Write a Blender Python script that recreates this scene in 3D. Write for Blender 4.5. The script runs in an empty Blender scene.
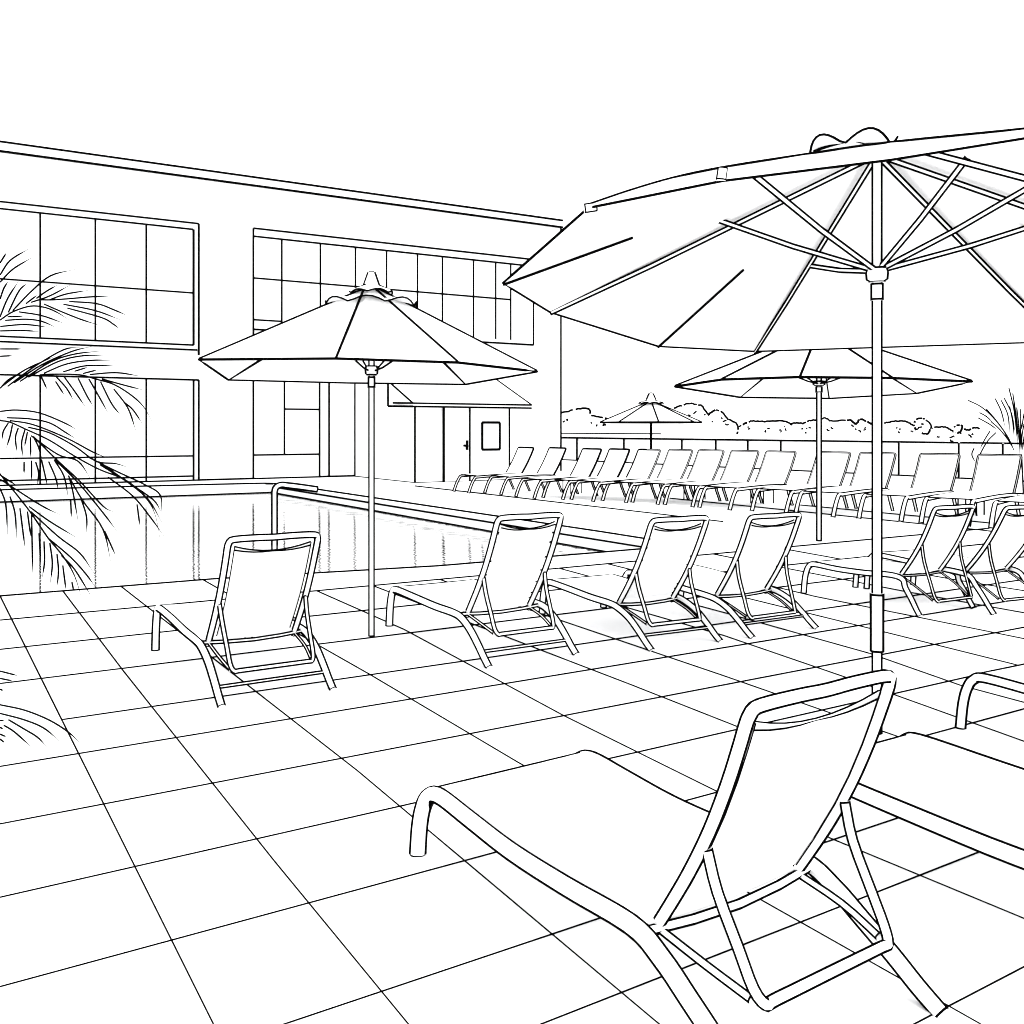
import bpy, math, random
from mathutils import Vector, Matrix
random.seed(7)
S = bpy.context.scene
COL = S.collection

# ---------------------------------------------------------------- site frame
# X runs along the pool building's facade, Y runs away from the viewer across the pool, Z up.
F, HY, CX, EYE_H = 959.0, 430.0, 512.0, 1.6
SA, CA = .528, .849
PW = 1.38      # piping weight
EYE = Vector((0, 0, EYE_H))
DEPTH = Vector((SA, CA, 0))

def site(lat, d, z=0.0):
    return Vector((CA*lat + SA*d, -SA*lat + CA*d, z))
def at(px, py, d):
    return site((px-CX)*d/F, d, EYE_H + (HY-py)*d/F)
def gnd(px, py, h=0.0):
    d = F*(EYE_H-h)/(py-HY)
    return site((px-CX)*d/F, d, h)
def dist(p):
    return max(.5, abs(p.x*SA + p.y*CA))

# ---------------------------------------------------------------- materials
def mat(name, col, rough=.8, spec=.3, noise=None, bump=0, metal=0):
    m = bpy.data.materials.new(name); m.use_nodes = True
    nt = m.node_tree; b = nt.nodes['Principled BSDF']
    b.inputs['Base Color'].default_value = (*col, 1)
    b.inputs['Roughness'].default_value = rough
    b.inputs['Specular IOR Level'].default_value = spec
    b.inputs['Metallic'].default_value = metal
    tc = nt.nodes.new('ShaderNodeTexCoord')
    if noise:
        sc, amt = noise
        n = nt.nodes.new('ShaderNodeTexNoise'); n.inputs['Scale'].default_value = sc; n.inputs['Detail'].default_value = 6
        nt.links.new(tc.outputs['Object'], n.inputs['Vector'])
        r = nt.nodes.new('ShaderNodeValToRGB')
        r.color_ramp.elements[0].position = .3; r.color_ramp.elements[1].position = .7
        r.color_ramp.elements[0].color = (*[c*(1-amt) for c in col], 1)
        r.color_ramp.elements[1].color = (*col, 1)
        nt.links.new(n.outputs['Fac'], r.inputs['Fac']); nt.links.new(r.outputs['Color'], b.inputs['Base Color'])
        if bump:
            bp = nt.nodes.new('ShaderNodeBump'); bp.inputs['Strength'].default_value = bump; bp.inputs['Distance'].default_value = .004
            nt.links.new(n.outputs['Fac'], bp.inputs['Height']); nt.links.new(bp.outputs['Normal'], b.inputs['Normal'])
    return m
PAVING = mat('white_paving', (.90, .90, .90), .85, .2, (3.0, .04), .15)
STUCCO = mat('white_stucco', (.88, .88, .88), .9, .1, (2.0, .03), .1)
PANE = mat('white_blind_glass', (.86, .86, .86), .5, .3, (.8, .02))
METAL = mat('white_powder_coat', (.88, .88, .88), .6, .2, (20, .02))
SLING = mat('white_sling_fabric', (.91, .91, .91), .9, .1, (60, .03), .1)
CANVAS = mat('white_canvas', (.92, .92, .92), .9, .1, (40, .02), .05)
LEAF = mat('pale_foliage', (.86, .86, .86), .9, .1, (4, .04))
INK = mat('black_trim', (.0012, .0012, .0012), 1.0, 0.0, (30, .2))
def _water():
    m = bpy.data.materials.new('pool_water'); m.use_nodes = True
    nt = m.node_tree; b = nt.nodes['Principled BSDF']
    b.inputs['Base Color'].default_value = (.9, .9, .9, 1)
    b.inputs['Metallic'].default_value = .93; b.inputs['Roughness'].default_value = .012
    tc = nt.nodes.new('ShaderNodeTexCoord'); mp = nt.nodes.new('ShaderNodeMapping')
    mp.inputs['Rotation'].default_value = (0, 0, math.radians(31.9)); mp.inputs['Scale'].default_value = (.12, 5.5, 1)
    n = nt.nodes.new('ShaderNodeTexNoise'); n.inputs['Scale'].default_value = 1.2; n.inputs['Detail'].default_value = 3
    bp = nt.nodes.new('ShaderNodeBump'); bp.inputs['Strength'].default_value = .15; bp.inputs['Distance'].default_value = .05
    nt.links.new(tc.outputs['Object'], mp.inputs['Vector']); nt.links.new(mp.outputs['Vector'], n.inputs['Vector'])
    nt.links.new(n.outputs['Fac'], bp.inputs['Height']); nt.links.new(bp.outputs['Normal'], b.inputs['Normal'])
    return m
WATER = _water()

# ---------------------------------------------------------------- mesh collector
class MB:
    def __init__(s, M=None):
        s.v = []; s.f = []; s.m = []; s.M = M; s.Mi = M.inverted() if M else None
        s.eye = (s.Mi @ EYE) if M else EYE
    def _d(s, p):
        return dist(s.M @ p if s.M else p)
    def add(s, vs, fs, mi):
        o = len(s.v); s.v += [Vector(p) for p in vs]
        for i, f in enumerate(fs):
            s.f.append([o+k for k in f]); s.m.append(mi[i] if isinstance(mi, list) else mi)
    def frame(s, pts, i):
        n = len(pts)
        a = pts[max(0, i-1)]; b = pts[min(n-1, i+1)]
        T = (b-a).normalized(); V = (pts[i]-s.eye).normalized()
        E = T.cross(V)
        if E.length < 1e-3: E = T.orthogonal()
        E.normalize(); return T, E, E.cross(T).normalized()
    # round tube with dark piping down both side edges
    def tube(s, pts, r, px=1.6, caps=True, edge=True):
        px *= PW
        pts = [Vector(p) for p in pts]; n = len(pts)
        R = r if isinstance(r, (list, tuple)) else [r]*n
        if caps and n > 1:      # short end rings so the tube ends are piped too
            lw0 = px*s._d(pts[0])/F; lw1 = px*s._d(pts[-1])/F
            a = pts[0]+(pts[1]-pts[0]).normalized()*min(lw0, (pts[1]-pts[0]).length*.4)
            b = pts[-1]+(pts[-2]-pts[-1]).normalized()*min(lw1, (pts[-2]-pts[-1]).length*.4)
            pts = [pts[0], a]+pts[1:-1]+[b, pts[-1]]; R = [R[0], R[0]]+list(R[1:-1])+[R[-1], R[-1]]; n = len(pts)
        vs = []; fs = []; ms = []
        N = 10
        for i, p in enumerate(pts):
            T, E, B = s.frame(pts, i); rr = R[i]; lw = px*s._d(p)/F
            lw = min(lw, rr*.98) if rr > lw*.6 else rr
            a0 = math.acos(max(0., 1-lw/rr)) if rr > 0 else 1
            a0 = min(a0, 1.5)
            h = math.pi
            angs = [-a0, 0, a0, (a0+h/2)/2, h-(a0+h/2)/2, h-a0, h, h+a0, h+(a0+h/2)/2, -(a0+h/2)/2]
            for t in angs: vs.append(p+E*(rr*math.cos(t))+B*(rr*math.sin(t)))
        cum = [0.]
        for i in range(n-1): cum.append(cum[-1]+(pts[i+1]-pts[i]).length)
        for i in range(n-1):
            e_ = px*s._d(pts[i])/F*1.15
            end = caps and (i == 0 or i == n-2 or cum[i+1] <= e_ or cum[-1]-cum[i] <= e_)
            for k in range(N):
                k2 = (k+1) % N
                fs.append([i*N+k, i*N+k2, (i+1)*N+k2, (i+1)*N+k])
                ms.append(1 if edge and (k in (0, 1, 5, 6) or end or R[i] <= px*s._d(pts[i])/F*.75) else 0)
        fs.append(list(range(N))[::-1]); ms.append(0); fs.append([(n-1)*N+k for k in range(N)]); ms.append(0)
        s.add(vs, fs, ms)
    # thin dark bead (joint, seam, piping, trim line)
    def line(s, pts, px=1.5, sub=1, taper=None, sides=6, lift=0):
        px *= PW
        pts = [Vector(p) for p in pts]
        if sub > 1:
            q = []
            for a, b in zip(pts, pts[1:]): q += [a.lerp(b, k/sub) for k in range(sub)]
            pts = q+[pts[-1]]
        n = len(pts); vs = []; fs = []
        for i, p in enumerate(pts):
            T, E, B = s.frame(pts, i); rr = px*.5*s._d(p)/F
            if taper: rr *= max(.25, min(1, (1-i/(n-1))*taper, (i/(n-1)+.15)*taper*1.5))
            for k in range(sides):
                t = 2*math.pi*k/sides; vs.append(p+E*(rr*math.cos(t))+B*(rr*math.sin(t))+V((0, 0, lift*rr)))
        for i in range(n-1):
            for k in range(sides):
                k2 = (k+1) % sides; fs.append([i*sides+k, i*sides+k2, (i+1)*sides+k2, (i+1)*sides+k])
        fs.append(list(range(sides))[::-1]); fs.append([(n-1)*sides+k for k in range(sides)])
        s.add(vs, fs, 1)
    def box(s, a, b, mi=0, edges=0, px=1.5):
        x0, y0, z0 = a; x1, y1, z1 = b
        P = [(x0,y0,z0),(x1,y0,z0),(x1,y1,z0),(x0,y1,z0),(x0,y0,z1),(x1,y0,z1),(x1,y1,z1),(x0,y1,z1)]
        s.add(P, [[0,3,2,1],[4,5,6,7],[0,1,5,4],[1,2,6,5],[2,3,7,6],[3,0,4,7]], mi)
        if edges:
            for i, j in ((0,1),(1,2),(2,3),(3,0),(4,5),(5,6),(6,7),(7,4),(0,4),(1,5),(2,6),(3,7)):
                s.line([P[i], P[j]], px, 3)
    def sheet(s, rows, t=.006, mi=0, up=None):
        n = len(rows); m = len(rows[0]); vs = []; fs = []
        for sgn in (1, -1):
            for i in range(n):
                for j in range(m):
                    a = rows[min(n-1, i+1)][j]-rows[max(0, i-1)][j]; b = rows[i][min(m-1, j+1)]-rows[i][max(0, j-1)]
                    N = a.cross(b); N = N.normalized() if N.length > 1e-9 else Vector((0, 0, 1))
                    vs.append(rows[i][j]+N*(t*.5*sgn))
        o = n*m
        for i in range(n-1):
            for j in range(m-1):
                q = [i*m+j, i*m+j+1, (i+1)*m+j+1, (i+1)*m+j]
                fs.append(q); fs.append([o+k for k in q[::-1]])
        for i in range(n-1):
            for j in (0, m-1): fs.append([i*m+j, (i+1)*m+j, o+(i+1)*m+j, o+i*m+j])
        for j in range(m-1):
            for i in (0, n-1): fs.append([i*m+j, i*m+j+1, o+i*m+j+1, o+i*m+j])
        s.add(vs, fs, mi)
    def build(s, name, main, parent=None, local=False):
        me = bpy.data.meshes.new(name)
        vs = s.v
        if parent is not None and not local:
            w = world_of(parent).inverted(); vs = [w @ p for p in vs]
        me.from_pydata([tuple(p) for p in vs], [], s.f)
        me.materials.append(main); me.materials.append(INK)
        me.polygons.foreach_set('material_index', s.m); me.update()
        o = bpy.data.objects.new(name, me); COL.objects.link(o)
        if parent is not None: o.parent = parent
        return o

def world_of(o):
    M = Matrix.LocRotScale(o.location, o.rotation_euler, o.scale)
    return world_of(o.parent) @ M if o.parent else M
def tag(o, label=None, cat=None, group=None, kind=None):
    if label: o['label'] = label
    if cat: o['category'] = cat
    if group: o['group'] = group
    if kind: o['kind'] = kind
    return o
def empty(name, loc, rz=0.0):
    o = bpy.data.objects.new(name, None); COL.objects.link(o)
    o.location = loc; o.rotation_euler = (0, 0, rz); o.empty_display_size = .2
    return o
def cr(pts, k=6):        # smooth curve through points
    pts = [Vector(p) for p in pts]; q = [pts[0]*2-pts[1]]+pts+[pts[-1]*2-pts[-2]]; out = []
    for i in range(1, len(q)-2):
        for j in range(k):
            t = j/k
            out.append(.5*((2*q[i])+(q[i+1]-q[i-1])*t+(2*q[i-1]-5*q[i]+4*q[i+1]-q[i+2])*t*t+(3*q[i]-q[i-1]-3*q[i+1]+q[i+2])*t**3))
    return out+[pts[-1]]
V = Vector

# ---------------------------------------------------------------- ground, pool
PX0, PX1, PY0, PY1, WZ = -30.0, 8.95, 9.98, 27.9, -.26
NEAR = [(PX0, 10.45), (2.7, 10.4), (5.2, 10.02), (PX1, PY0)]
deck = MB()
R_ = 900
def quad(mb, x0, y0, x1, y1, z): mb.add([(x0,y0,z),(x1,y0,z),(x1,y1,z),(x0,y1,z)], [[0,1,2,3]], 0)
quad(deck, -R_, -R_, R_, 9.0, 0); quad(deck, -R_, 9.0, PX0, PY0, 0); quad(deck, PX1, 9.0, R_, PY0, 0)
for (xa_, ya_), (xb_, yb_) in zip(NEAR, NEAR[1:]): deck.add([(xa_,9.0,0),(xb_,9.0,0),(xb_,yb_,0),(xa_,ya_,0)], [[0,1,2,3]], 0)
quad(deck, -R_, PY1, R_, R_, 0)
quad(deck, -R_, PY0, PX0, PY1, 0); quad(deck, PX1, PY0, R_, PY1, 0)
JX = [[(.69,10.42),(.68,2.0),(.68,.3)], [(1.24,10.42),(1.17,6.77),(1.13,3.5),(1.12,.3)], [(1.78,10.42),(1.76,4.2),(1.70,2.0),(1.7,.2)],
      [(2.60,10.4),(2.52,5.8),(2.46,3.9),(2.42,.2)], [(3.38,9.1),(3.32,6.97),(3.08,4.42),(3.01,3.14),(3.09,1.6),(3.1,.2)],
      [(3.98,9.1),(3.81,4.72),(3.76,3.77),(3.62,2.15),(3.5,.5)], [(4.75,9.1),(4.46,4.57),(4.3,2.6),(4.2,.5)],
      [(5.6,9.1),(5.33,5.45),(5.09,4.06),(4.91,3.18),(4.83,2.79),(4.7,1)], [(6.3,9.1),(6.0,6.14),(5.79,4.47),(5.55,3.61),(5.4,1.5)],
      [(7.0,9.1),(6.5,4.87),(6.35,3.68),(6.2,2)], [(7.8,9.1),(7.32,6.27),(7.25,5.0),(7.1,2.5)], [(8.7,9.1),(8.3,6),(8.1,3)], [(9.9,9.1),(9.4,6.2),(9.2,3.5)]]
for l in JX: deck.line([V((x, y, 0)) for x, y in l], 1.15, 6, lift=.6)
for y, x0, x1 in ((9.1,.6,16),(7.89,.3,16),(6.83,.3,14),(5.8,.68,12),(5.15,.1,12),(4.40,.1,11),(3.71,.1,10),(3.115,0,9),(2.515,0,8),(2.15,.3,7),(1.62,.5,6)):
    deck.line([V((x0, y, 0)), V((x1, y, 0))], 1.28, 24, lift=.6)
for l in ([(12.0,24.5),(12.0,20),(11.95,13.8),(11.9,12.2)], [(14.9,17),(14.6,12),(14.4,9.1),(14.3,8.5)], [(15.9,14),(15.6,9.6)]):
    deck.line([V((x, y, 0)) for x, y in l], 1.2, 6, lift=.6)
# pool edge: near line, right nosing (two lines), far edge
deck.line([V((.3, 10.42, 0)), V((2.7, 10.4, 0)), V((5.2, 10.0, 0)), V((PX1+.2, PY0, 0))], 1.5, 10, lift=.6)
o = deck.build('pool_deck', PAVING); tag(o, kind='structure')
cop = MB()
def arc(cx, cy, r, a0, a1, z, n=6): return [V((cx+r*math.cos(a0+(a1-a0)*i/n), cy+r*math.sin(a0+(a1-a0)*i/n), z)) for i in range(n+1)]
cop.add([(PX1,PY0,.004),(PX1,PY1,.004),(PX1,PY1,-1.4),(PX1,PY0,-1.4)], [[0,1,2,3]], 0)
cop.add([(PX0,PY1,.004),(PX1,PY1,.004),(PX1,PY1,-1.4),(PX0,PY1,-1.4)], [[0,1,2,3]], 0)
for (xa_, ya_), (xb_, yb_) in zip(NEAR, NEAR[1:]): cop.add([(xa_,ya_,0),(xb_,yb_,0),(xb_,yb_,-1.4),(xa_,ya_,-1.4)], [[0,1,2,3]], 0)
cop.line([V((PX0,PY1+1.0,0))]+[V((-2,PY1+1.0,0)), V((7.3,PY1+.3,0))]+arc(PX1-.6, PY1-.6, .75, math.pi/2, 0, 0)+[V((PX1+.15,12,0)), V((PX1+.1,PY0+.2,0))], 1.6, 8, lift=.6)
cop.line([V((PX1-.03,PY1-.8,-.09)), V((PX1-.03,12.3,-.10)), V((PX1-.03,PY0,-.10))], 1.4, 14, lift=.6)
cop.line([V((PX0,PY1-.02,WZ)), V((PX1,PY1-.02,WZ))], 1.1, 16, lift=.6)
cop.line([V((PX1-.02,PY1,WZ)), V((PX1-.02,PY0,WZ))], 1.2, 16, lift=.6)
tag(cop.build('pool_wall', STUCCO), kind='structure')
w = MB(); quad(w, PX0+.01, PY0-.4, PX1-.01, PY1-.01, WZ); tag(w.build('pool_water', WATER), kind='structure')

# white post standing in the pool with a bent head
po = empty('pool_post', site((274.5-CX)*15.5/F, 15.5, WZ))
m = MB(); b0 = at(274.5, 545, 15.5); b0.z = WZ-.3; t0 = at(274.5, 492, 15.5)
m.tube([b0, b0.lerp(t0, .5), t0]+cr([t0, at(276, 487.5, 15.5), at(281, 485, 15.6), at(288, 485.4, 15.7), at(300, 486.8, 15.8), at(318, 489.4, 15.9)], 4)[1:], .058, 1.5)
m.build('post', METAL, po)
tag(po, 'slim white pipe post with a bent head standing in the pool at its back corner', 'post')

# ---------------------------------------------------------------- pool building
YF, XR, ZR = 30.8, 21.4, 9.78
B = empty('pool_building', (5, YF, 0))
m = MB(); m.box((-14, YF, -.05), (XR, YF+10, ZR-.3))
m.line([V((XR, YF, 0)), V((XR, YF, ZR))], 1.6, 4)
m.line([V((-14, YF-.02, .03)), V((11.8, YF-.02, .03)), V((13, YF-.02, .03))], 1.4, 10)
m.build('wall', STUCCO, B)
m = MB(); m.box((-14.05, YF-.05, ZR-.27), (XR+.05, YF+10, ZR))
m.line([V((-14, YF-.06, ZR)), V((XR+.05, YF-.06, ZR))], 1.6, 14); m.line([V((-14, YF-.06, ZR-.27)), V((XR+.05, YF-.06, ZR-.27))], 1.6, 14)
m.build('roof_cap', STUCCO, B)
def window(x0, x1, z0, z1, vert, horiz, frame, label):
    y = YF-.03
    p = MB(); p.box((x0, y, z0), (x1, YF+.05, z1)); w = p.build('window', PANE, B)
    f = MB(); y -= .01
    for q in frame: f.line([V((q[0], y, q[1])), V((q[2], y, q[3]))], q[4] if len(q) > 4 else 1.4, 8)
    for x, a, b in vert: f.line([V((x, y, a)), V((x, y, b))], 1.35, 4)
    for z, a, b in horiz: f.line([V((a, y, z)), V((b, y, z))], 1.3, 8)
    f.build('frame', METAL, w); w['label'] = label
window(-6, 7.55, 4.11, 8.08, [(3.06,4.26,7.9),(4.54,4.26,7.9),(5.98,4.26,7.9),(1.55,4.26,7.9),(0.1,4.26,7.9)], [(5.89,-6,7.38)],
       [(-6,8.08,7.55,8.08),(-6,7.88,7.38,7.88),(7.55,3.95,7.55,8.08,1.6),(7.39,4.26,7.39,7.88,1.7),(-6,4.26,7.39,4.26),(-6,4.11,7.5,4.11)], 'wide upper window left of the plain wall strip')
window(-6, 7.55, .02, 3.17, [(3.06,.03,3.17),(4.54,.03,3.17),(5.98,.03,3.17),(1.55,.03,3.17)], [(.79,-6,7.38),(.16,-6,7.38)],
       [(-6,3.17,7.55,3.17),(7.55,0,7.55,3.17,1.5),(7.39,.03,7.39,3.17,1.5)], 'wide ground floor window facing the pool')
window(9.28, 20.1, 4.86, 8.13, [(x,5.0,7.87) for x in (10.22,11.55,12.81,13.97,15.17,16.17,17.46,18.41,19.07)]+[(20.1,4.86,7.87)], [(6.52,9.28,19.07),(5.17,9.28,10.2)],
       [(9.28,8.13,20.4,8.13),(9.28,7.87,20.4,7.87),(9.28,4.4,9.28,8.13),(9.28,4.86,20.1,4.86)], 'long upper strip window of many narrow panes')
window(9.28, 11.52, .02, 4.3, [(10.31,.79,4.3)], [(2.29,10.31,11.52),(.79,9.28,11.52)],
       [(9.28,0,9.28,4.3),(11.52,0,11.52,4.3)], 'ground floor window behind the closer small parasol')
m = MB()
for px in (329, 355, 368): 
    l = (px-CX)/F; d = (YF-.04)/(CA-SA*l); x = CA*l*d+SA*d
    m.line([V((x, YF-.05, 0)), V((x, YF-.05, 4.2))], 1.4, 4)
m.build('door', METAL, B)
tag(B, 'long white two storey flat roofed building with large gridded windows behind the pool', 'building')

# annex under a sloping roof
K = empty('pool_kiosk', (14.5, 28, 0))
kx0, kx1, ky = 12.8, 16.15, 26.13
m = MB(); yb_ = YF-.06; zb_ = 2.3+(yb_-25.75)*.415-.02; zf_ = 2.3+(ky-25.75)*.415-.02
m.add([(kx0,ky,-.05),(kx1,ky,-.05),(kx1,yb_,-.05),(kx0,yb_,-.05),(kx0,ky,zf_),(kx1,ky,zf_),(kx1,yb_,zb_),(kx0,yb_,zb_)], [[0,3,2,1],[4,5,6,7],[0,1,5,4],[1,2,6,5],[2,3,7,6],[3,0,4,7]], 0)
m.line([V((kx0,YF-.1,.0)), V((kx0,ky,.0)), V((kx1,ky,.0))], 1.4, 8)
for x in (kx0, kx1): m.line([V((x, ky, 0)), V((x, ky, 2.4))], 1.6, 3)
m.build('wall', STUCCO, K)
def kpx(px):     # X on the kiosk front under a given sight line
    l = (px-CX)/F; d = ky/(CA-SA*l); return CA*l*d+SA*d
xa, xb = kpx(443), kpx(469)
m = MB(); m.box((xa, ky-.04, .02), (xb, ky+.02, 2.36))
m.line([V((xa, ky-.05, 0)), V((xa, ky-.05, 2.38))], 1.9, 3); m.line([V((xb, ky-.05, 0)), V((xb, ky-.05, 2.38))], 1.5, 3)
dr = m.build('door', METAL, K)
h = MB(); hx = kpx(466); h.line([V((hx, ky-.07, 1.28)), V((hx, ky-.07, .98))], 1.8); h.line([V((hx+.02, ky-.1, 1.1)), V((hx-.14, ky-.1, 1.12))], 1.6); h.build('handle', METAL, dr)
xa, xb = kpx(481.5), kpx(499); z1, z0 = 1.6+7.5*30.3/F, 1.6-19.5*30.3/F
m = MB(); m.box((xa, ky-.04, z0), (xb, ky+.02, z1)); wn = m.build('window', PANE, K)
f = MB()
for a, b in (((xa,z0),(xb,z0)), ((xb,z0),(xb,z1)), ((xb,z1),(xa,z1)), ((xa,z1),(xa,z0))): f.line([V((a[0],ky-.05,a[1])), V((b[0],ky-.05,b[1]))], 1.8)
f.build('frame', METAL, wn)
# shed roof with a fascia, wrapping a short flat part at the left
ex0, ex1, ey = 12.55, 16.75, 25.75
zt = lambda y: 2.40+(y-ey)*.415
m = MB()
P = [(ex0,ey,2.30),(ex1,ey,2.30),(ex1,YF-.07,zt(YF-.07)-.1),(ex0,YF-.07,zt(YF-.07)-.1),(ex0,ey,2.40),(ex1,ey,2.40),(ex1,YF-.07,zt(YF-.07)),(ex0,YF-.07,zt(YF-.07))]
m.add(P, [[0,3,2,1],[4,5,6,7],[0,1,5,4],[1,2,6,5],[2,3,7,6],[3,0,4,7]], 0)
for i, j in ((4,5),(5,6),(4,7),(0,1)): m.line([V(P[i]), V(P[j])], 1.4, 6)
m.build('roof', METAL, K)
m = MB(); q0 = at(388, 406, 28.2); q1 = at(388, 376, 28.2); 
m.box((q0.x, q0.y, 2.30), (ex0, q0.y+.12, 2.40)); m.line([V((q0.x, q0.y, 2.3)), V((q0.x, q0.y, q1.z))], 1.6, 2)
m.line([V((q0.x, q0.y, 2.30)), V((ex0, ey, 2.30))], 1.7, 2); m.line([V((q0.x+.15, q0.y, 2.40)), V((ex0, ey, 2.40))], 1.5, 2)
m.build('fascia', METAL, K)
tag(K, 'small white kiosk with sloping roof, door and square window against the building', 'kiosk')

# ---------------------------------------------------------------- boundary fence
FX = 29.5
Fn = empty('boundary_fence', (FX, 30, 0))
m = MB(); m.box((FX, -8, 0), (FX+.12, 75, 1.2))
m.line([V((FX-.02, -8, 1.17)), V((FX-.02, 75, 1.2))], 1.5, 24)
m.line([V((FX-.02, -8, 0)), V((FX-.02, 75, 0))], 1.2, 24)
m.line([V((FX-.5, -8, 0)), V((FX-.5, 75, 0))], 1.2, 24)
m.build('panel', STUCCO, Fn)
for px in (578, 625, 683, 717, 749, 782, 900, 960, 1004):
    l = (px-CX)/F; d = FX/(CA*l+SA); y = -SA*l*d+CA*d
    p = MB(); p.box((FX-.05, y-.03, 0), (FX-.01, y+.03, 1.19)); p.line([V((FX-.07, y, 0)), V((FX-.07, y, 1.17))], 1.5, 2); p.build('post', METAL, Fn)
p = MB()
a = [V((FX+.3, y, 1.42)) for y in (75, 60, 50, 34.6)]
p.tube(a, .035, 1.5); p.build('rail', METAL, Fn)
tag(Fn, 'low white boundary wall with slim dark posts behind the long lounger row', 'fence')

# ---------------------------------------------------------------- trees beyond the fence
def tree(prof, d, label, name='round_tree'):
    xs = [p[0] for p in prof]; x0, x1 = min(xs), max(xs); top = min(p[1] for p in prof)
    c = site(((x0+x1)/2-CX)*d/F, d, 0); T = empty(name, c)
    hh = EYE_H+(HY-top)*d/F
    t = MB(); t.tube([c, c+V((.05,0,hh*.4)), c+V((0,.05,hh*.7))], [.16,.12,.05], 1.2, edge=False); t.build('trunk', LEAF, T)
    m = MB(); rnd = random.Random(int(x0*7))
    pts = cr([(p[0], p[1], 0) for p in prof], 5)
    # leafy mass: many small leaf cards filling the crown under its uneven top
    for i in range(len(pts)-1):
        a, b = pts[i], pts[i+1]
        for k in range(int(abs(b.x-a.x)*5)+3):
            u = rnd.random(); px = a.x+(b.x-a.x)*u; py = a.y+(b.y-a.y)*u
            py2 = py+1.2+rnd.random()**1.3*max(4, 436-py)
            dd = d+rnd.uniform(-1.2, 1.2)
            q = at(px, py2, dd); s = rnd.uniform(.08, .17)
            e1 = V((rnd.gauss(0,1), rnd.gauss(0,1), rnd.gauss(0,1))).normalized(); e2 = e1.orthogonal().normalized()
            m.add([q+e1*s, q+e2*s*.6, q-e1*s, q-e2*s*.6], [[0,1,2,3]], 0)
    # dark rim twigs with small breaks
    seg = []; 
    for i, p in enumerate(pts):
        j = at(p.x+rnd.uniform(-.25,.25), p.y+rnd.uniform(-.45,.45), d-1.3)
        seg.append(j)
        if rnd.random() < .10 and len(seg) > 2: m.line(seg, rnd.uniform(1.4,1.9)); seg = []
    if len(seg) > 1: m.line(seg, 1.6)
    for k in range(int((x1-x0)/9)+1):      # loose dark sprigs inside the crown
        px = rnd.uniform(x0+2, x1-2); base = min(pts, key=lambda p: abs(p.x-px)).y
        py = base+rnd.uniform(4, 11); q = [at(px, py, d-1.4)]
        for _ in range(rnd.randint(2,4)):
            px += rnd.uniform(-1, 2.2); py += rnd.uniform(-1.4, 1.6); q.append(at(px, py, d-1.4))
        m.line(q, 1.35)
    m.build('crown', LEAF, T); tag(T, label, 'tree', 'rounded trees beyond the boundary wall')
tree([(556,414),(566,412),(578,409),(589,409),(591,415),(600,417),(608,419)], 66, 'leftmost tree beyond the wall, beside the building corner')
tree([(674,408),(680,406),(690,403.5),(697,405),(702,406),(706,412),(709,415)], 68, 'tallest tree, right behind the tip of the farthest parasol')
tree([(708,415),(713,411),(718,410),(724,414),(728,419),(736,423),(738,429),(737,434)], 66, 'small tree sloping down just left of the middle parasol canopy')
tree([(738,427),(746,423),(752,421),(762,421.5),(775,421),(786,421.5),(792,425)], 70, 'low flat topped tree between far parasol and middle parasol pole')
tree([(790,424),(797,423),(803,423.5),(808,421),(815,420),(819,421.5)], 69, 'small low tree touching the left side of the middle parasol pole')
tree([(821,419),(826,418),(831,421),(842,420.5),(850,420),(856,424),(860,419),(866,421),(872,424)], 67, 'low tree just right of the middle parasol pole')
tree([(884,423),(890,422),(897,421),(905,421.5),(911,424),(915,427)], 69, 'low tree right of the large parasol pole')
tree([(916,430),(914,425),(916,420),(921,418.5),(926,420),(931,425),(930,430),(927,434),(922,433)], 65, 'round ball shaped tree standing proud of its neighbours')
tree([(930,429),(937,427),(945,427),(951,430),(955,433)], 69, 'smooth low tree between the ball shaped tree and the small curled one')
tree([(954,427),(958,425),(962,426),(961,431),(956,434)], 67, 'smallest tree with a curled top left of the spiky plant')
tree([(964,429),(968,430),(973,428),(977,427.5),(980,429)], 70, 'tiny low tree beside the spiky palm leaves')

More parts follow.
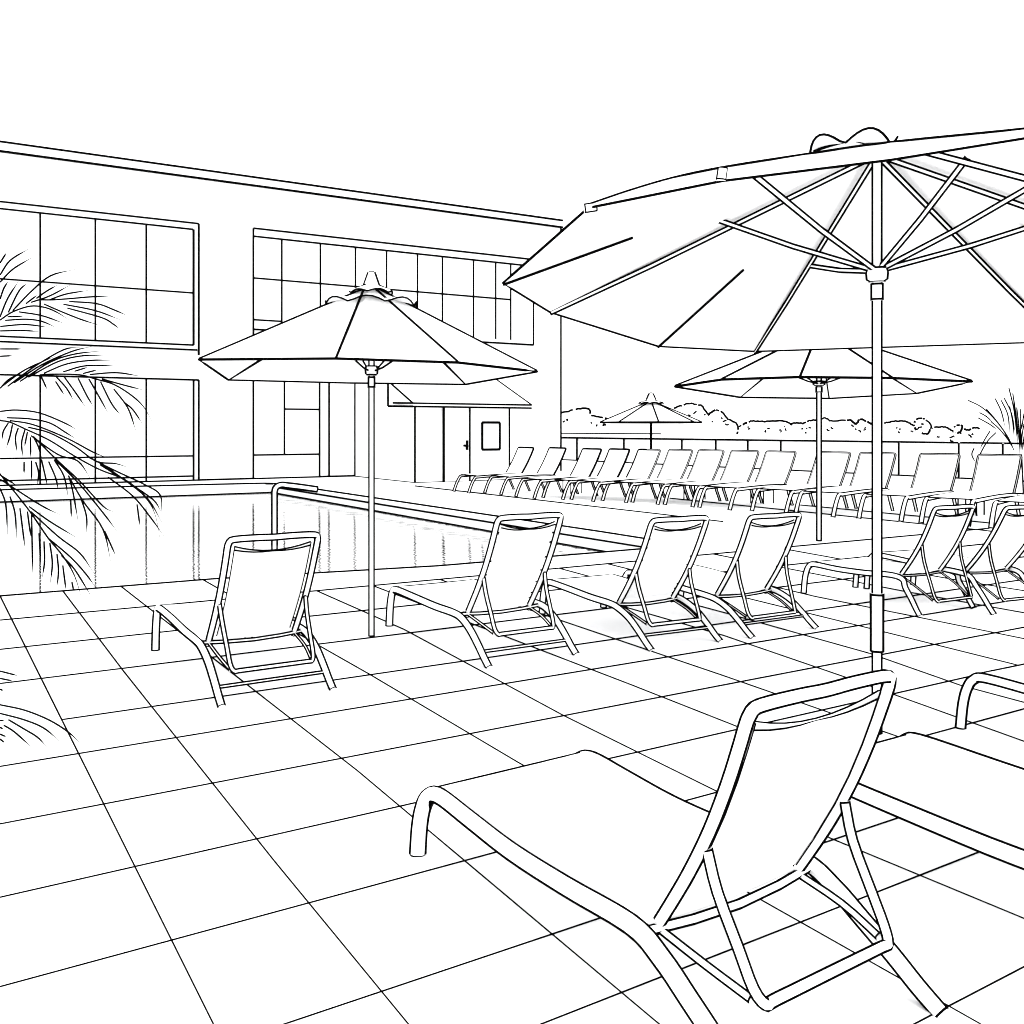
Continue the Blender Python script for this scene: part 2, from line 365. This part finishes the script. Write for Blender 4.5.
# ---------------------------------------------------------------- parasols
def ring(c, r, z, n=16): return [V((c.x+r*math.cos(2*math.pi*i/n), c.y+r*math.sin(2*math.pi*i/n), z)) for i in range(n+1)]
def lathe(mb, c, prof, n=20, mi=0):
    vs = []; fs = []
    for r, z in prof:
        for k in range(n): vs.append(V((c.x+r*math.cos(2*math.pi*k/n), c.y+r*math.sin(2*math.pi*k/n), z)))
    for i in range(len(prof)-1):
        for k in range(n):
            k2 = (k+1) % n; fs.append([i*n+k, i*n+k2, (i+1)*n+k2, (i+1)*n+k])
    mb.add(vs, fs, mi)
def parasol(label, base, verts, apex, hub, polr, seams=None, ribs=None, ribr=.012, struts=None, rib_top=None, droop=.0, px=1.6, polpx=1.9, foot=0):
    U = empty('parasol', base)
    p = MB(); p.tube([base+V((0,0,foot)), base+V((0,0,.7)), base.lerp(V((base.x,base.y,apex.z)), .6), V((base.x,base.y,apex.z-.06))], polr, polpx); p.build('pole', METAL, U)
    n = len(verts); c = MB(); K_ = 7
    top = apex
    rows = []
    for i in range(n):
        a = verts[i]; b = verts[(i+1) % n]; rw = []
        for k in range(K_+1):
            t = k/K_; pa = a.lerp(top, t); pb = b.lerp(top, t)
            r_ = []
            for j in range(5):
                u = j/4; q = pa.lerp(pb, u); q.z -= droop*math.sin(math.pi*t)*math.sin(math.pi*u); r_.append(q)
            rw.append(r_)
        c.sheet(rw, .005)
    c.line([v for v in verts]+[verts[0]], px*1.3, 6)
    for i in (range(n) if seams is None else seams):
        v_, e_ = (verts[i], top) if isinstance(i, int) else i
        c.line([v_, v_.lerp(e_, .5), e_], px*1.2, 4, lift=.5)
    can = c.build('canopy', CANVAS, U)
    for i, (v_, e_) in enumerate(ribs or []):
        r = MB(); dv = V((0, 0, -.022)); r.tube([v_+dv*.3, v_.lerp(e_, .33)+dv, v_.lerp(e_, .66)+dv, e_+dv], ribr, px*.95); r.build('rib', METAL, U)
    for a, b in (struts or []):
        r = MB(); r.tube([a, a.lerp(b, .5)+V((0,0,-.012)), b], ribr, px*.95); r.build('strut', METAL, U)
    h = MB(); 
    h.tube([hub+V((0,0,-.03)), hub+V((0,0,-.015)), hub+V((0,0,.02)), hub+V((0,0,.05))], [polr*1.5, polr*2.0, polr*2.1, polr*1.9], px); h.tube([hub+V((0,0,-.125)), hub+V((0,0,-.08)), hub+V((0,0,-.034))], polr*1.2, px); h.build('hub', METAL, U)
    tag(U, label, 'parasol')
    return U
CAMR = V((CA, -SA, 0))
def vent(U, c, r, z0, z1, fin, px=1.6, lobes=8, amp=.035, phase=0.):
    m = MB(); N = 48; hem = []
    rows = [[] for _ in range(5)]
    for k in range(N+1):
        a = 2*math.pi*k/N; w_ = math.sin(a*lobes/2+phase); rr = r*(1+.03*w_)
        for i, t in enumerate((0, .12, .35, .7, 1)):
            z = z0+(z1-z0)*(t**.75)+amp*abs(w_)*(1-t)**2
            rows[i].append(V((c.x+rr*(1-t)*math.cos(a), c.y+rr*(1-t)*math.sin(a), z)))
    m.sheet(rows, .004); m.line(rows[0], px*1.1)
    for sg in (-1, 1):
        dr_ = CAMR*sg; w0 = V((c.x, c.y, 0)); m.line([w0+dr_*r*k_+V((0,0,z0+(z1-z0)*((1-k_)**.75)+.008)) for k_ in (.95,.8,.6,.4,.2,.05)], px*1.3)
    m.build('vent_cap', CANVAS, U)
    if fin:
        f = MB(); h0, h1, fr = fin
        lathe(f, c, [(fr*1.2, h0-.03), (fr*1.2, h0), (fr*.45, h1), (0, h1)])
        f.line([V((c.x,c.y,h0))+CAMR*-fr*1.25, V((c.x,c.y,h1))+CAMR*-fr*.5], px*1.75); f.line([V((c.x,c.y,h0))+CAMR*fr*1.25, V((c.x,c.y,h1))+CAMR*fr*.5], px*1.75)
        f.line([V((c.x,c.y,h1))+CAMR*-fr*.45, V((c.x,c.y,h1))+CAMR*fr*.45], px*1.6)
        f.build('finial', METAL, U)

# closest, largest parasol
c1 = site(1.926, 5.06)
T5, M6, T4, T3, T1, T2 = at(755,351,7.0), at(658,346,6.45), at(550,312,5.6), at(503,283,4.9), at(588,208,3.9), at(722,181,3.5)
N1, N2, T8, T7, T6 = at(890,160,3.32), at(1200,110,3.4), at(1300,192,3.9), at(1350,316,4.7), at(1062,341,6.3)
ap1 = V((c1.x, c1.y, 1.6+(430-147)*5.06/F)); rh = V((c1.x, c1.y, ap1.z-.02)); hub1 = V((c1.x, c1.y, 1.6+(430-277)*5.06/F))
colr = hub1+V((0,0,.03))
DN = V((0,0,-.014))
U = parasol('huge tilted white parasol closest to the viewer, seen from below with its ribs', c1, [T5, M6, T4, T3, T1, T2, N1, N2, T8, T7, T6], ap1, hub1, .0285,
    seams=[(T3+DN, T3.lerp(ap1,.34)+DN), (M6+DN, M6.lerp(ap1,.45)+DN)], ribs=[(T5,rh),(T4,rh),(T6,rh),(T7,rh),(at(1300,246,3.9), at(925,147,4.4))], ribr=.017,
    struts=[(colr, at(712,218,5.25)), (colr, at(754,175,4.35)), (colr, at(811,266,6.0)), (colr, at(968,157,4.6)), (colr, at(1040,181,4.7)), (colr, at(1060,217,5.2))], px=1.6, polpx=1.5)
vent(U, c1+CAMR*-.13, .215, ap1.z-.04, ap1.z+.03, None, 1.7, 5, .075, .35)
# turned-up hem along the closer side of the canopy
m = MB(); hem = [T1, T1.lerp(T2,.33), T1.lerp(T2,.66), T2, T2.lerp(N1,.5), N1, N1.lerp(N2,.5), N2]; hh = [.014,.036,.05,.05,.058,.062,.03,.012]
top_ = [q+V((0,0,a)) for q, a in zip(hem, hh)]
m.sheet([hem, top_], .004); m.line(cr(top_, 4), 1.9); m.line(hem, 1.9, 3); m.build('valance', CANVAS, U)
sl = MB(); sl.tube([V((c1.x,c1.y,.43)), V((c1.x,c1.y,.6)), V((c1.x,c1.y,.74))], .0375, 1.8); sl.build('pole_sleeve', METAL, U)
for a, b in ((at(584,208.5,3.9), at(597,206.5,3.9)), (at(721,181,3.5), at(723,168,3.5))):
    k = MB(); k.tube([a, a.lerp(b,.5), b], .020, 1.2); k.build('rib_end_cap', METAL, U)

# small parasol by the pool
c2 = site(-140.5*7.44/F, 7.44)
v2 = [at(228,379.5,8.1), at(199,359.5,6.85), at(336,358.5,6.15), at(458,362.5,6.4), at(537,371.5,7.3), at(466,384,8.5), at(350,382.5,8.75)]
ap2 = V((c2.x, c2.y, 1.6+(430-286)*7.44/F)); hub2 = V((c2.x, c2.y, 1.6+(430-372)*7.44/F))
U = parasol('small white market parasol beside the closer edge of the pool', c2, v2, ap2, hub2, .0265, seams=[0,1,3,4,5,(v2[2], V((c2.x-.05,c2.y,ap2.z)))],
    ribs=[(v2[0],ap2),(v2[5],ap2)], ribr=.008, struts=[(hub2, at(355,360,7.2)), (hub2, at(394,360,7.2)), (hub2, at(384,361,7.9)), (hub2, at(363,361,7.9))], droop=.015, px=1.6, polpx=1.25)
vent(U, c2, .36, ap2.z-.165, ap2.z-.09, None, 1.25, 8, .045, .4)
vent(U, V((c2.x, c2.y, 0)), .165, ap2.z-.062, ap2.z+.02, (ap2.z-.0, ap2.z+.105, .048), 1.2, 6, .02, .2)

# parasol in the middle distance
d3 = 13.8; c3 = site((819-CX)*d3/F, d3)
v3 = [at(675,386.5,13.4), at(740,397,15.3), at(829,398,15.9), at(917,393,15.0), at(972,381.5,13.4), at(892,378,12.2), at(800,377,11.8), at(722,379.5,12.4)]
ap3 = V((c3.x, c3.y, 1.6+(430-330)*d3/F)); hub3 = V((c3.x, c3.y, 1.6+(430-384)*d3/F))
U = parasol('white parasol in the middle distance partly behind the huge canopy', c3, v3, ap3, hub3, .045, ribs=[(v3[1],ap3),(v3[3],ap3)], ribr=.012,
    struts=[(hub3, at(797,377,13.0)), (hub3, at(806,377,13.0)), (hub3, at(832,377,13.0)), (hub3, at(843,377,13.0))], droop=.03, px=1.6, polpx=1.4)
vent(U, c3, .42, ap3.z-.13, ap3.z+.04, (ap3.z+.04, ap3.z+.25, .06), 1.5)

# farthest parasol
d4 = 36.; c4 = site((651-CX)*d4/F, d4)
v4 = [c4+V((1.9*math.cos(a), 1.9*math.sin(a), 1.6+7.6*d4/F)) for a in [math.radians(x) for x in (-32,13,58,103,148,193,238,283)]]
ap4 = V((c4.x, c4.y, 1.6+(430-401)*d4/F)); hub4 = V((c4.x, c4.y, 2.0))
U = parasol('farthest white parasol rising behind the row of loungers', c4, v4, ap4, hub4, .05, ribs=[], px=1.05, seams=[0,4,6,7,5])
vent(U, c4, .45, ap4.z-.1, ap4.z+.04, (ap4.z+.04, ap4.z+.28, .13), 1.1)

# ---------------------------------------------------------------- loungers
def lounger(label, group, x, y, rz, W, L, hf, hp, dr, bt, ht, sb, sh, w2, rr=.03, rb=.024, rs=.017, bars=2, px=1.6, slat=False, ink=1.0, lean=.03, S_=None, tp=.22):
    O = empty('sun_lounger', (x, y, 0), rz); M = world_of(O)
    w = W/2
    # side profile: foot-end leg, bend, gently waved rail, rear leg
    if S_ is None:
        prof = [(L+.035, 0), (L+.02, hf*.45), (L-.005, hf-.075), (L-.045, hf-.02), (L-.12, hf), (L*.62, hf-.01), (L*.3, (hf+hp)/2-.015), (.04, hp-.008), (-.09, hp-.03), (-.19*dr/.43, hp*.70), (-.29*dr/.43, hp*.42), (-.365*dr/.43, hp*.18), (-dr, 0)]
    else: prof = S_
    for sx in (-1, 1):
        m = MB(M); pp = cr([V((sx*w, a, max(b, 0)+.0)) for a, b in prof], 4); m.tube(pp, [rr*(1.06-tp*(k/len(pp))**1.3) for k in range(len(pp))], px); m.build('side_rail', METAL, O, True)
    def zrail(yy):
        q = prof
        for (a, b), (c, d_) in zip(q, q[1:]):
            if c <= yy <= a and a-c > 1e-6: return d_+(b-d_)*(yy-c)/(a-c)
        return hp
    # seat sling wrapped over the rails
    m = MB(M); rows = []; we = w-rr*.5
    ys = [L-.06, L-.075, L-.095]+[L-.12-(L-.12-.0)*k/9 for k in range(10)]
    for i, yy in enumerate(ys):
        z = zrail(yy)+rr*.82
        rows.append([V((we*u, yy, z-.018*(1-u*u)*min(1, i/4))) for u in (-1,-.75,-.4,0,.4,.75,1)])
    m.sheet(rows, .006)
    hemr = [q+V((0,0,.004)) for q in rows[0]]; hemr = [V((-w, hemr[0].y-.01, hemr[0].z))]+hemr+[V((w, hemr[0].y-.01, hemr[0].z))]
    m.line(hemr, px)
    m.build('seat_sling', SLING, O, True)
    # back frame: U tube leaning back
    B0, B1 = V((-w2*1.0, 0, hp)), V((-w2, -bt, ht))
    def bk(u, t, off=0.0):
        yy = -bt*t; z = hp+(ht-hp)*t
        bow = lean*math.sin(math.pi*t)
        n = V((0, (ht-hp), bt)).normalized()
        p = V((u*w2, yy, z))-n*(bow-off)*1.0
        return p
    cor = .05
    path = [bk(-1, t) for t in (-.05,.12,.3,.5,.7,.86,.93)]+[bk(-1+cor*.4, .975), bk(-1+cor*2.2, 1.0), bk(-.4, 1.004), bk(0, 1.0), bk(.4, 1.004), bk(1-cor*2.2, 1.0), bk(1-cor*.4, .975)]+[bk(1, t) for t in (.93,.86,.7,.5,.3,.12,-.05)]
    m = MB(M); m.tube(cr(path, 3), rb, px); m.build('back_frame', METAL, O, True)
    BK = V((0, -.006, -.003)); m = MB(M); rows = []
    us = [-1+2*k/8 for k in range(9)]; wi = 1-rb*(1.75 if bars else .9)/w2
    ts = [.04,.2,.4,.55,.7,.82,.93 if bars else .99]
    for i, t in enumerate(ts):
        row = []
        for u in us:
            tt = t
            if bars and i == len(ts)-1: tt = .935-.055*(1-u*u)
            row.append(bk(u*wi, tt, .004))
        rows.append(row)
    m.sheet(rows, .006); m.line(rows[-1], px*.95)
    if bars: m.line([q+V((0,0,.018))*(1-abs(us[k])) *1.0 + V((0,0,-.022)) for k, q in enumerate(rows[-1])], px*.85)
    if slat: m.line([r_[0]+BK for r_ in rows], px*.65); m.line([r_[-1]+BK for r_ in rows], px*.65)
    m.build('back_sling', SLING, O, True)
    if bars:
        m = MB(M); m.tube([V((-w, .0, hp-.01)), V((-w*.5, -.015, hp-.02)), V((0, -.02, hp-.025)), V((w*.5, -.015, hp-.02)), V((w, 0, hp-.01))], rs*.9, px*.95); m.build('crossbar', METAL, O, True)
        tm = .42 if sh > .15 else .5
        wl = w2*.92
        pr = [bk(-.98, tm, -.01)]+[V((-w2*.98*(1-k)-wl*k, -bt*tm+( -sb+bt*tm)*k, (hp+(ht-hp)*tm)*(1-k)+sh*k)) for k in (.35,.7,.93)]
        pr += [V((-wl*.94, -sb-.01, sh-.01)), V((-wl*.8, -sb-.01, sh-.012)), V((0, -sb-.01, sh-.012))]
        full = pr+[V((-q.x, q.y, q.z)) for q in pr[-2::-1]]
        m = MB(M); m.tube(cr(full, 3), rs, px*.95); m.build('back_prop', METAL, O, True)
        for sx in (-1, 1):
            m = MB(M); m.tube(cr([V((sx*w2, .0, hp-.02)), V((sx*w2*.98, -sb*.5, (hp+sh)/2-.012)), V((sx*wl*.98, -sb*.93, sh-.012))], 3), rs*.75, px*.9); m.build('link', METAL, O, True)
    if bars == 2:
        m = MB(M); zz = .09; yb = -.5*dr
        for (a, b), (c, d_) in zip(prof, prof[1:]):
            if c < 0 and d_ <= zz <= b: yb = c+(a-c)*(zz-d_)/(b-d_)
        m.tube([V((-w, yb, zz)), V((0, yb, zz)), V((w, yb, zz))], rs*.8, px*.95); m.build('crossbar', METAL, O, True)
    tag(O, label, 'sun lounger', group)
    return O
G1 = 'white sling loungers with raised backs on the closer paving'
lounger('largest white sling lounger at the front, its tall raised back turned to the viewer', G1, 2.014, 2.024, .04, .708, 1.201, .262, .257, .433, .324, .918, .326, .195, .288, rr=.032, rb=.0195, rs=.0165, bars=1, px=1.7, slat=True, tp=.26, S_=[(1.255,0),(1.24,.11),(1.212,.19),(1.165,.245),(1.08,.270),(.88,.256),(.62,.238),(.33,.240),(.04,.250),(-.08,.212),(-.18,.155),(-.28,.095),(-.36,.042),(-.433,0)])
lounger('white sling lounger alone on the left by the pool, left of the small parasol', G1, 1.833, 6.087, .012, .681, 1.16, .325, .289, .514, .425, .955, .40, .187, .278, rr=.030, rb=.0235, rs=.017, px=1.4, slat=True)
lounger('white sling lounger just right of the small parasol pole', G1, 3.632, 6.012, -.009, .716, 1.129, .315, .297, .474, .422, .998, .353, .206, .262, rr=.032, rb=.0245, rs=.018, px=1.25)
lounger('white sling lounger in the centre, third from left in the poolside row', G1, 4.871, 5.832, -.07, .636, 1.064, .293, .268, .511, .425, .935, .359, .17, .258, rr=.031, rb=.0245, rs=.018, px=1.25)
lounger('white sling lounger overlapping the foot of the middle parasol, fourth in the poolside row', G1, 5.809, 5.731, -.026, .699, 1.15, .312, .262, .484, .368, .918, .334, .14, .276, rr=.031, rb=.0245, rs=.018, px=1.25)
lounger('white sling lounger directly behind the huge parasol pole', G1, 7.695, 5.391, -.056, .718, 1.032, .301, .324, .271, .34, .927, .33, .14, .258, rr=.031, rb=.024, rs=.017, bars=1, px=1.25)
lounger('white sling lounger cut by the right picture edge, in line with the poolside row', G1, 8.27, 5.13, -.15, .62, 1.12, .36, .33, .35, .42, .93, .36, .14, .26, rr=.031, rb=.024, rs=.017, bars=1, px=1.25)
g = gnd(955, 731)
lounger('white lounger at the right edge showing only its foot end and bent leg', G1, g.x+.34+.04, g.y-1.18, -.03, .69, 1.15, .30, .29, .45, .36, .94, .334, .2, .27, rr=.028, bars=1)
fr = gnd(903, 731, .31)
a_ = .0; lx, ly = .34, 1.17
lounger('white lounger seat right behind the big front lounger back, cropped by the picture edge', G1, fr.x-(math.cos(a_)*lx-math.sin(a_)*ly), fr.y-(math.sin(a_)*lx+math.cos(a_)*ly), a_, .68, 1.2, .29, .28, .45, .36, .94, .334, .2, .27, rr=.032, bars=1, px=1.8)

G2 = 'long far row of white loungers facing the pool'
ROW = [(505,474.5),(536,475.5),(569,478),(596,478.7),(625,480),(656,480.7),(686,481.7),(719,483.2),(754,485),(806,487),(849,489),(910,491.5),(969,494),(1034,497)]
ordn = ['first, beside the kiosk', 'second from the kiosk end', 'third from the kiosk end', 'fourth from the kiosk end', 'fifth, just left of the farthest parasol pole',
        'sixth, just right of the farthest parasol pole', 'seventh from the kiosk end', 'eighth from the kiosk end', 'ninth, left of the middle parasol pole', 'tenth, right behind the middle parasol pole',
        'eleventh, half behind the huge parasol pole', 'twelfth, just right of the huge parasol pole', 'thirteenth, in front of the spiky plant', 'last one at the right picture edge']
row_pos = []
for i, (bx, by) in enumerate(ROW):
    hp = .41; P = gnd(bx, by, hp); phi = math.radians(58-13*(i/13)**1.5)
    s_, c_ = math.sin(phi), math.cos(phi)
    yx, yy = -(CA*s_+SA*c_), -(-SA*s_+CA*c_)
    t = math.atan2(-yx, yy); W = .78
    x = P.x-math.cos(t)*W/2; y = P.y-math.sin(t)*W/2
    L = 1.40+.6*(i/13)**2
    S_ = [(L+.16, 0), (L+.08, hp*.5), (L, hp-.06), (L-.05, hp-.01), (L-.14, hp), (L*.6, hp+.02), (L*.3, hp+.03), (0, hp+.02), (-.1, hp-.02), (-.16, hp*.6), (-.22, hp*.3), (-.28, 0)]
    lounger('white lounger of the far row, '+ordn[i], G2, x, y, t, W, L, hp, hp, .3, .42, 1.13, .3, .15, W/2*.97, rr=.044, rb=.027, rs=.012, bars=0, px=1.1, lean=.02, S_=S_)
    row_pos.append((x, y, t))
# low side tables between some of the far loungers
tl = ['far left low side table in the lounger row, left of the farthest parasol', 'low side table right of the farthest parasol pole in the lounger row', 'low side table left of the middle parasol pole between two loungers', 'low side table between the two loungers right of the huge parasol pole']
for j, (i, lab) in enumerate(zip((1, 5, 7, 11), tl)):
    a, b = row_pos[i], row_pos[i+1]; c = V(((a[0]+b[0])/2+.35, (a[1]+b[1])/2, 0)); T = empty('side_table', c, a[2])
    M = world_of(T); m = MB(M); m.box((-.2,-.2,.38), (.2,.2,.41), 0, 1, .9); m.build('table_top', METAL, T, True)
    for sx in (-1, 1):
        for sy in (-1, 1): m = MB(M); m.tube([V((sx*.17,sy*.17,0)), V((sx*.17,sy*.17,.2)), V((sx*.17,sy*.17,.38))], .016, 1.0); m.build('leg', METAL, T, True)
    tag(T, lab, 'side table', 'side tables in the far row')

# ---------------------------------------------------------------- palm at the left
FR = [
 (0,230,7.877,5.3,[[(0,260),(50,180)],[(0,355),(80,240),(228,148)],[(0,412),(100,310),(255,215)],[(0,545),(30,460),(65,405)],[(0,685),(60,540),(145,405)],[(65,650),(150,480),(215,420)],[(100,635),(250,480),(400,360),(595,310)],[(0,710),(100,645),(240,600),(360,612),(460,655),(560,720)],[(205,580),(290,515)],[(245,570),(390,520),(550,435)],[(285,540),(370,480),(450,435)],[(320,550),(420,550),(560,540),(750,525),(925,530)],[(390,550),(520,505),(700,475)],[(545,563),(760,580),(900,630),(1015,680)],[(500,585),(750,635),(950,708)],[(345,583),(500,650),(640,705),(780,750)],[(530,615),(800,690),(890,740),(950,785)],[(150,645),(330,675),(510,738)],[(40,712),(200,703),(330,720),(455,775)],[(0,760),(200,745),(390,768)],[(0,795),(180,792),(305,800)],[(60,683),(180,682)],[(0,937),(180,937)],[(0,995),(95,990)]]),
 (0,330,6.02,5.1,[[(240,270),(330,266),(480,270),(575,295),(690,330),(800,400),(870,470),(925,570)],[(5,345),(150,240),(340,155)],[(45,340),(200,225),(380,120),(480,105)],[(85,318),(250,210),(430,130),(550,100)],[(120,310),(300,195),(450,145),(630,125)],[(170,285),(350,190),(500,155),(640,155)],[(265,260),(400,205),(550,183),(695,183)],[(380,252),(520,215),(730,218)],[(450,248),(525,225)],[(500,262),(585,240)],[(540,268),(700,257),(845,278)],[(615,295),(740,330),(865,362)],[(250,283),(282,355)],[(335,310),(385,388)],[(335,278),(400,350),(443,425)],[(388,284),(450,370),(515,465)],[(470,290),(520,390),(560,458)],[(535,295),(590,390),(652,502)],[(605,310),(670,440),(727,515)],[(685,355),(770,470),(818,607)],[(750,437),(800,480),(856,562)],[(0,352),(50,300),(110,268)]]),
 (0,330,6.02,4.9,[[(0,545),(60,555),(150,595),(300,665),(450,760),(600,840),(750,900),(860,990),(930,1100),(965,1265)],[(0,490),(100,482),(240,500),(400,565),(470,608)],[(40,528),(180,535),(300,560),(400,620),(465,660)],[(60,545),(200,570),(400,650),(560,735),(650,770)],[(170,585),(300,620),(450,700),(580,790),(700,805),(790,835)],[(185,635),(350,750),(470,790),(545,895)],[(200,640),(330,770),(480,910),(620,1060),(685,1095)],[(50,560),(20,610),(12,665)],[(75,570),(60,640),(38,710)],[(110,590),(93,650),(104,745)],[(150,600),(130,680),(138,765)],[(165,615),(148,700)],[(183,645),(185,765)],[(205,650),(230,700),(250,765)],[(145,795),(145,865)],[(190,785),(190,905)],[(215,795),(232,860),(225,935)],[(250,780),(285,935)],[(292,790),(335,890),(350,960)],[(325,780),(385,880),(410,1005)],
   [(330,780),(480,930),(620,1100),(705,1212)],[(410,875),(500,1030),(620,1200),(670,1410)],[(630,1210),(695,1355)],[(415,880),(440,980),(470,1150)],[(425,1020),(430,1125)],[(490,1020),(520,1120),(522,1220)],[(540,770),(700,850),(870,930),(965,995),(970,1120)],[(600,810),(760,910),(920,1020),(970,1095)],[(620,810),(800,940),(900,1030),(975,1160)],[(650,885),(800,1000),(900,1120),(990,1245)],[(825,1050),(842,1175)]]),
 (0,450,6.02,4.7,[[(0,145),(70,230),(180,370),(290,530),(380,640),(450,760),(505,940)],[(0,150),(95,210)],[(0,175),(100,240),(250,335),(365,392)],[(175,340),(300,430),(460,527)],[(185,370),(350,520),(480,620),(565,740)],[(290,530),(430,650),(520,750),(570,820)],[(370,635),(450,720),(555,890)],[(0,230),(35,330),(45,510)],[(60,280),(90,380),(100,530)],[(120,350),(150,585)],[(165,370),(185,520)],[(190,390),(197,740)],[(235,500),(245,675)],[(265,550),(268,670),(255,765)],[(300,560),(315,680),(303,800)],[(343,625),(352,730),(342,830)],[(378,695),(397,840)],[(433,795),(443,845)]]),
 (0,650,10.24,3.6,[[(0,215),(180,262)],[(0,290),(125,315)],[(0,400),(30,415)],[(0,560),(250,615),(500,715),(700,840),(850,978)],[(0,648),(250,715),(450,800),(610,935)],[(85,712),(250,810),(380,890),(480,990)],[(40,770),(150,840),(320,992)],[(0,720),(40,722)],[(0,790),(30,808)],[(0,860),(60,887)],[(0,910),(45,947)]]),
]
pc = site(-3.7, 4.9); PT = empty('palm_tree', pc)
m = MB(); m.tube([pc, pc+V((.03,0,.7)), pc+V((0,.04,1.35)), pc+V((0,0,1.7))], [.14,.12,.11,.12], 2); m.build('trunk', LEAF, PT)
def blades(m, ox, oy, sc, d, strokes, depth_w=.25, px=1.3):
    for k, st in enumerate(strokes):
        off = ((k*37) % 11-5)/5*depth_w*.5; n = len(st)
        pts = [at(ox+x/sc, oy+y/sc, d+off*(i/max(1, n-1))) for i, (x, y) in enumerate(st)]
        pts = cr(pts, 5) if n > 2 else [pts[0].lerp(pts[1], q/4) for q in range(5)]
        m.line(pts, px, taper=4, sides=4)
for ox, oy, sc, d, st in FR:
    m = MB(); blades(m, ox, oy, sc, d, st)
    y0 = {230:320, 330:390, 450:474, 650:705}[oy]
    if (oy, d) == (330, 4.9): y0 = 420
    q = at(0, y0, d); m.line(cr([pc+V((0,0,1.65)), (pc+V((0,0,1.65))).lerp(q, .5)+V((0,0,.12)), q], 5), 1.6)
    m.build('frond', LEAF, PT)
tag(PT, 'feathery palm fronds reaching in from the left edge over the pool', 'palm tree')

# spiky plant at the right
sp = site((1018-CX)*24/F, 24); SPL = empty('spiky_plant', sp)
m = MB(); m.tube([sp, sp+V((0,0,.5)), sp+V((0,0,1.0))], [.14,.12,.10], 1.2); m.build('trunk', LEAF, SPL)
m = MB(); blades(m, 960, 380, 11.375, 24, [[(90,230),(240,305),(380,430),(510,600),(610,800)],[(220,370),(300,415),(380,490)],[(205,430),(340,505),(425,570)],[(400,210),(470,360),(515,550)],[(468,230),(545,400),(565,620)],[(565,300),(600,480),(610,640)],[(555,85),(610,320),(640,560),(660,760)],[(645,310),(672,560),(678,860)],[(728,380),(700,560)],[(728,640),(710,800)],[(345,575),(280,680),(225,790)],[(410,597),(310,700),(225,850),(180,945)],[(160,775),(135,850),(180,945)],[(300,330),(420,470),(540,640),(620,800)],[(500,200),(585,380),(630,620)],[(600,150),(640,420),(668,700)],[(690,330),(690,560),(690,800)],[(728,500),(705,640),(695,820)],[(350,470),(450,560),(560,700),(630,830)]], .6, 1.0)
m.build('leaves', LEAF, SPL)
tag(SPL, 'spiky leaved plant with long arching blades behind the far loungers at right', 'plant')

# ---------------------------------------------------------------- light, sky, camera
CLOUD = 8.0
W_ = bpy.data.worlds.new('World'); S.world = W_; W_.use_nodes = True
nt = W_.node_tree; sky = nt.nodes.new('ShaderNodeTexSky'); sky.sky_type = 'NISHITA'; sky.sun_disc = False
EL, AZ = math.radians(58), math.radians(200)
sky.sun_elevation = EL; sky.sun_rotation = AZ; sky.air_density = 1; sky.dust_density = 1; sky.ozone_density = 1
# overcast: a bright even cloud layer, faintly mottled, over the clear-sky colours
bg = nt.nodes['Background']; tc = nt.nodes.new('ShaderNodeTexCoord'); no = nt.nodes.new('ShaderNodeTexNoise'); no.inputs['Scale'].default_value = 2.5
rp = nt.nodes.new('ShaderNodeValToRGB'); rp.color_ramp.elements[0].color = (.93, .93, .93, 1); rp.color_ramp.elements[1].color = (1, 1, 1, 1)
vm = nt.nodes.new('ShaderNodeVectorMath'); vm.operation = 'SCALE'; vm.inputs['Scale'].default_value = CLOUD
mx = nt.nodes.new('ShaderNodeMixRGB'); mx.inputs['Fac'].default_value = .94
nt.links.new(tc.outputs['Generated'], no.inputs['Vector']); nt.links.new(no.outputs['Fac'], rp.inputs['Fac']); nt.links.new(rp.outputs['Color'], vm.inputs[0])
nt.links.new(sky.outputs['Color'], mx.inputs['Color1']); nt.links.new(vm.outputs['Vector'], mx.inputs['Color2'])
nt.links.new(mx.outputs['Color'], bg.inputs['Color']); bg.inputs['Strength'].default_value = .12
sd = bpy.data.lights.new('sun', 'SUN'); sd.energy = .5; sd.angle = math.radians(40); sd.color = (1, .98, .95)
so = bpy.data.objects.new('sun', sd); COL.objects.link(so)
dirv = V((math.sin(AZ)*math.cos(EL), math.cos(AZ)*math.cos(EL), math.sin(EL)))
so.rotation_euler = (-dirv).to_track_quat('-Z', 'Y').to_euler()
cd = bpy.data.cameras.new('camera'); co = bpy.data.objects.new('camera', cd); COL.objects.link(co)
cd.sensor_width = 36; cd.lens = 36*F/1024; cd.clip_end = 4000; cd.clip_start = .05
cd.shift_y = (HY-512)/1024.
co.location = EYE
co.rotation_euler = DEPTH.to_track_quat('-Z', 'Y').to_euler()
S.camera = co
S.view_settings.view_transform = 'Standard'; S.view_settings.look = 'None'; S.view_settings.gamma = 1
S.view_settings.exposure = 1.35
S.cycles.filter_width = 1.1
S.cycles.max_bounces = 10; S.cycles.diffuse_bounces = 6
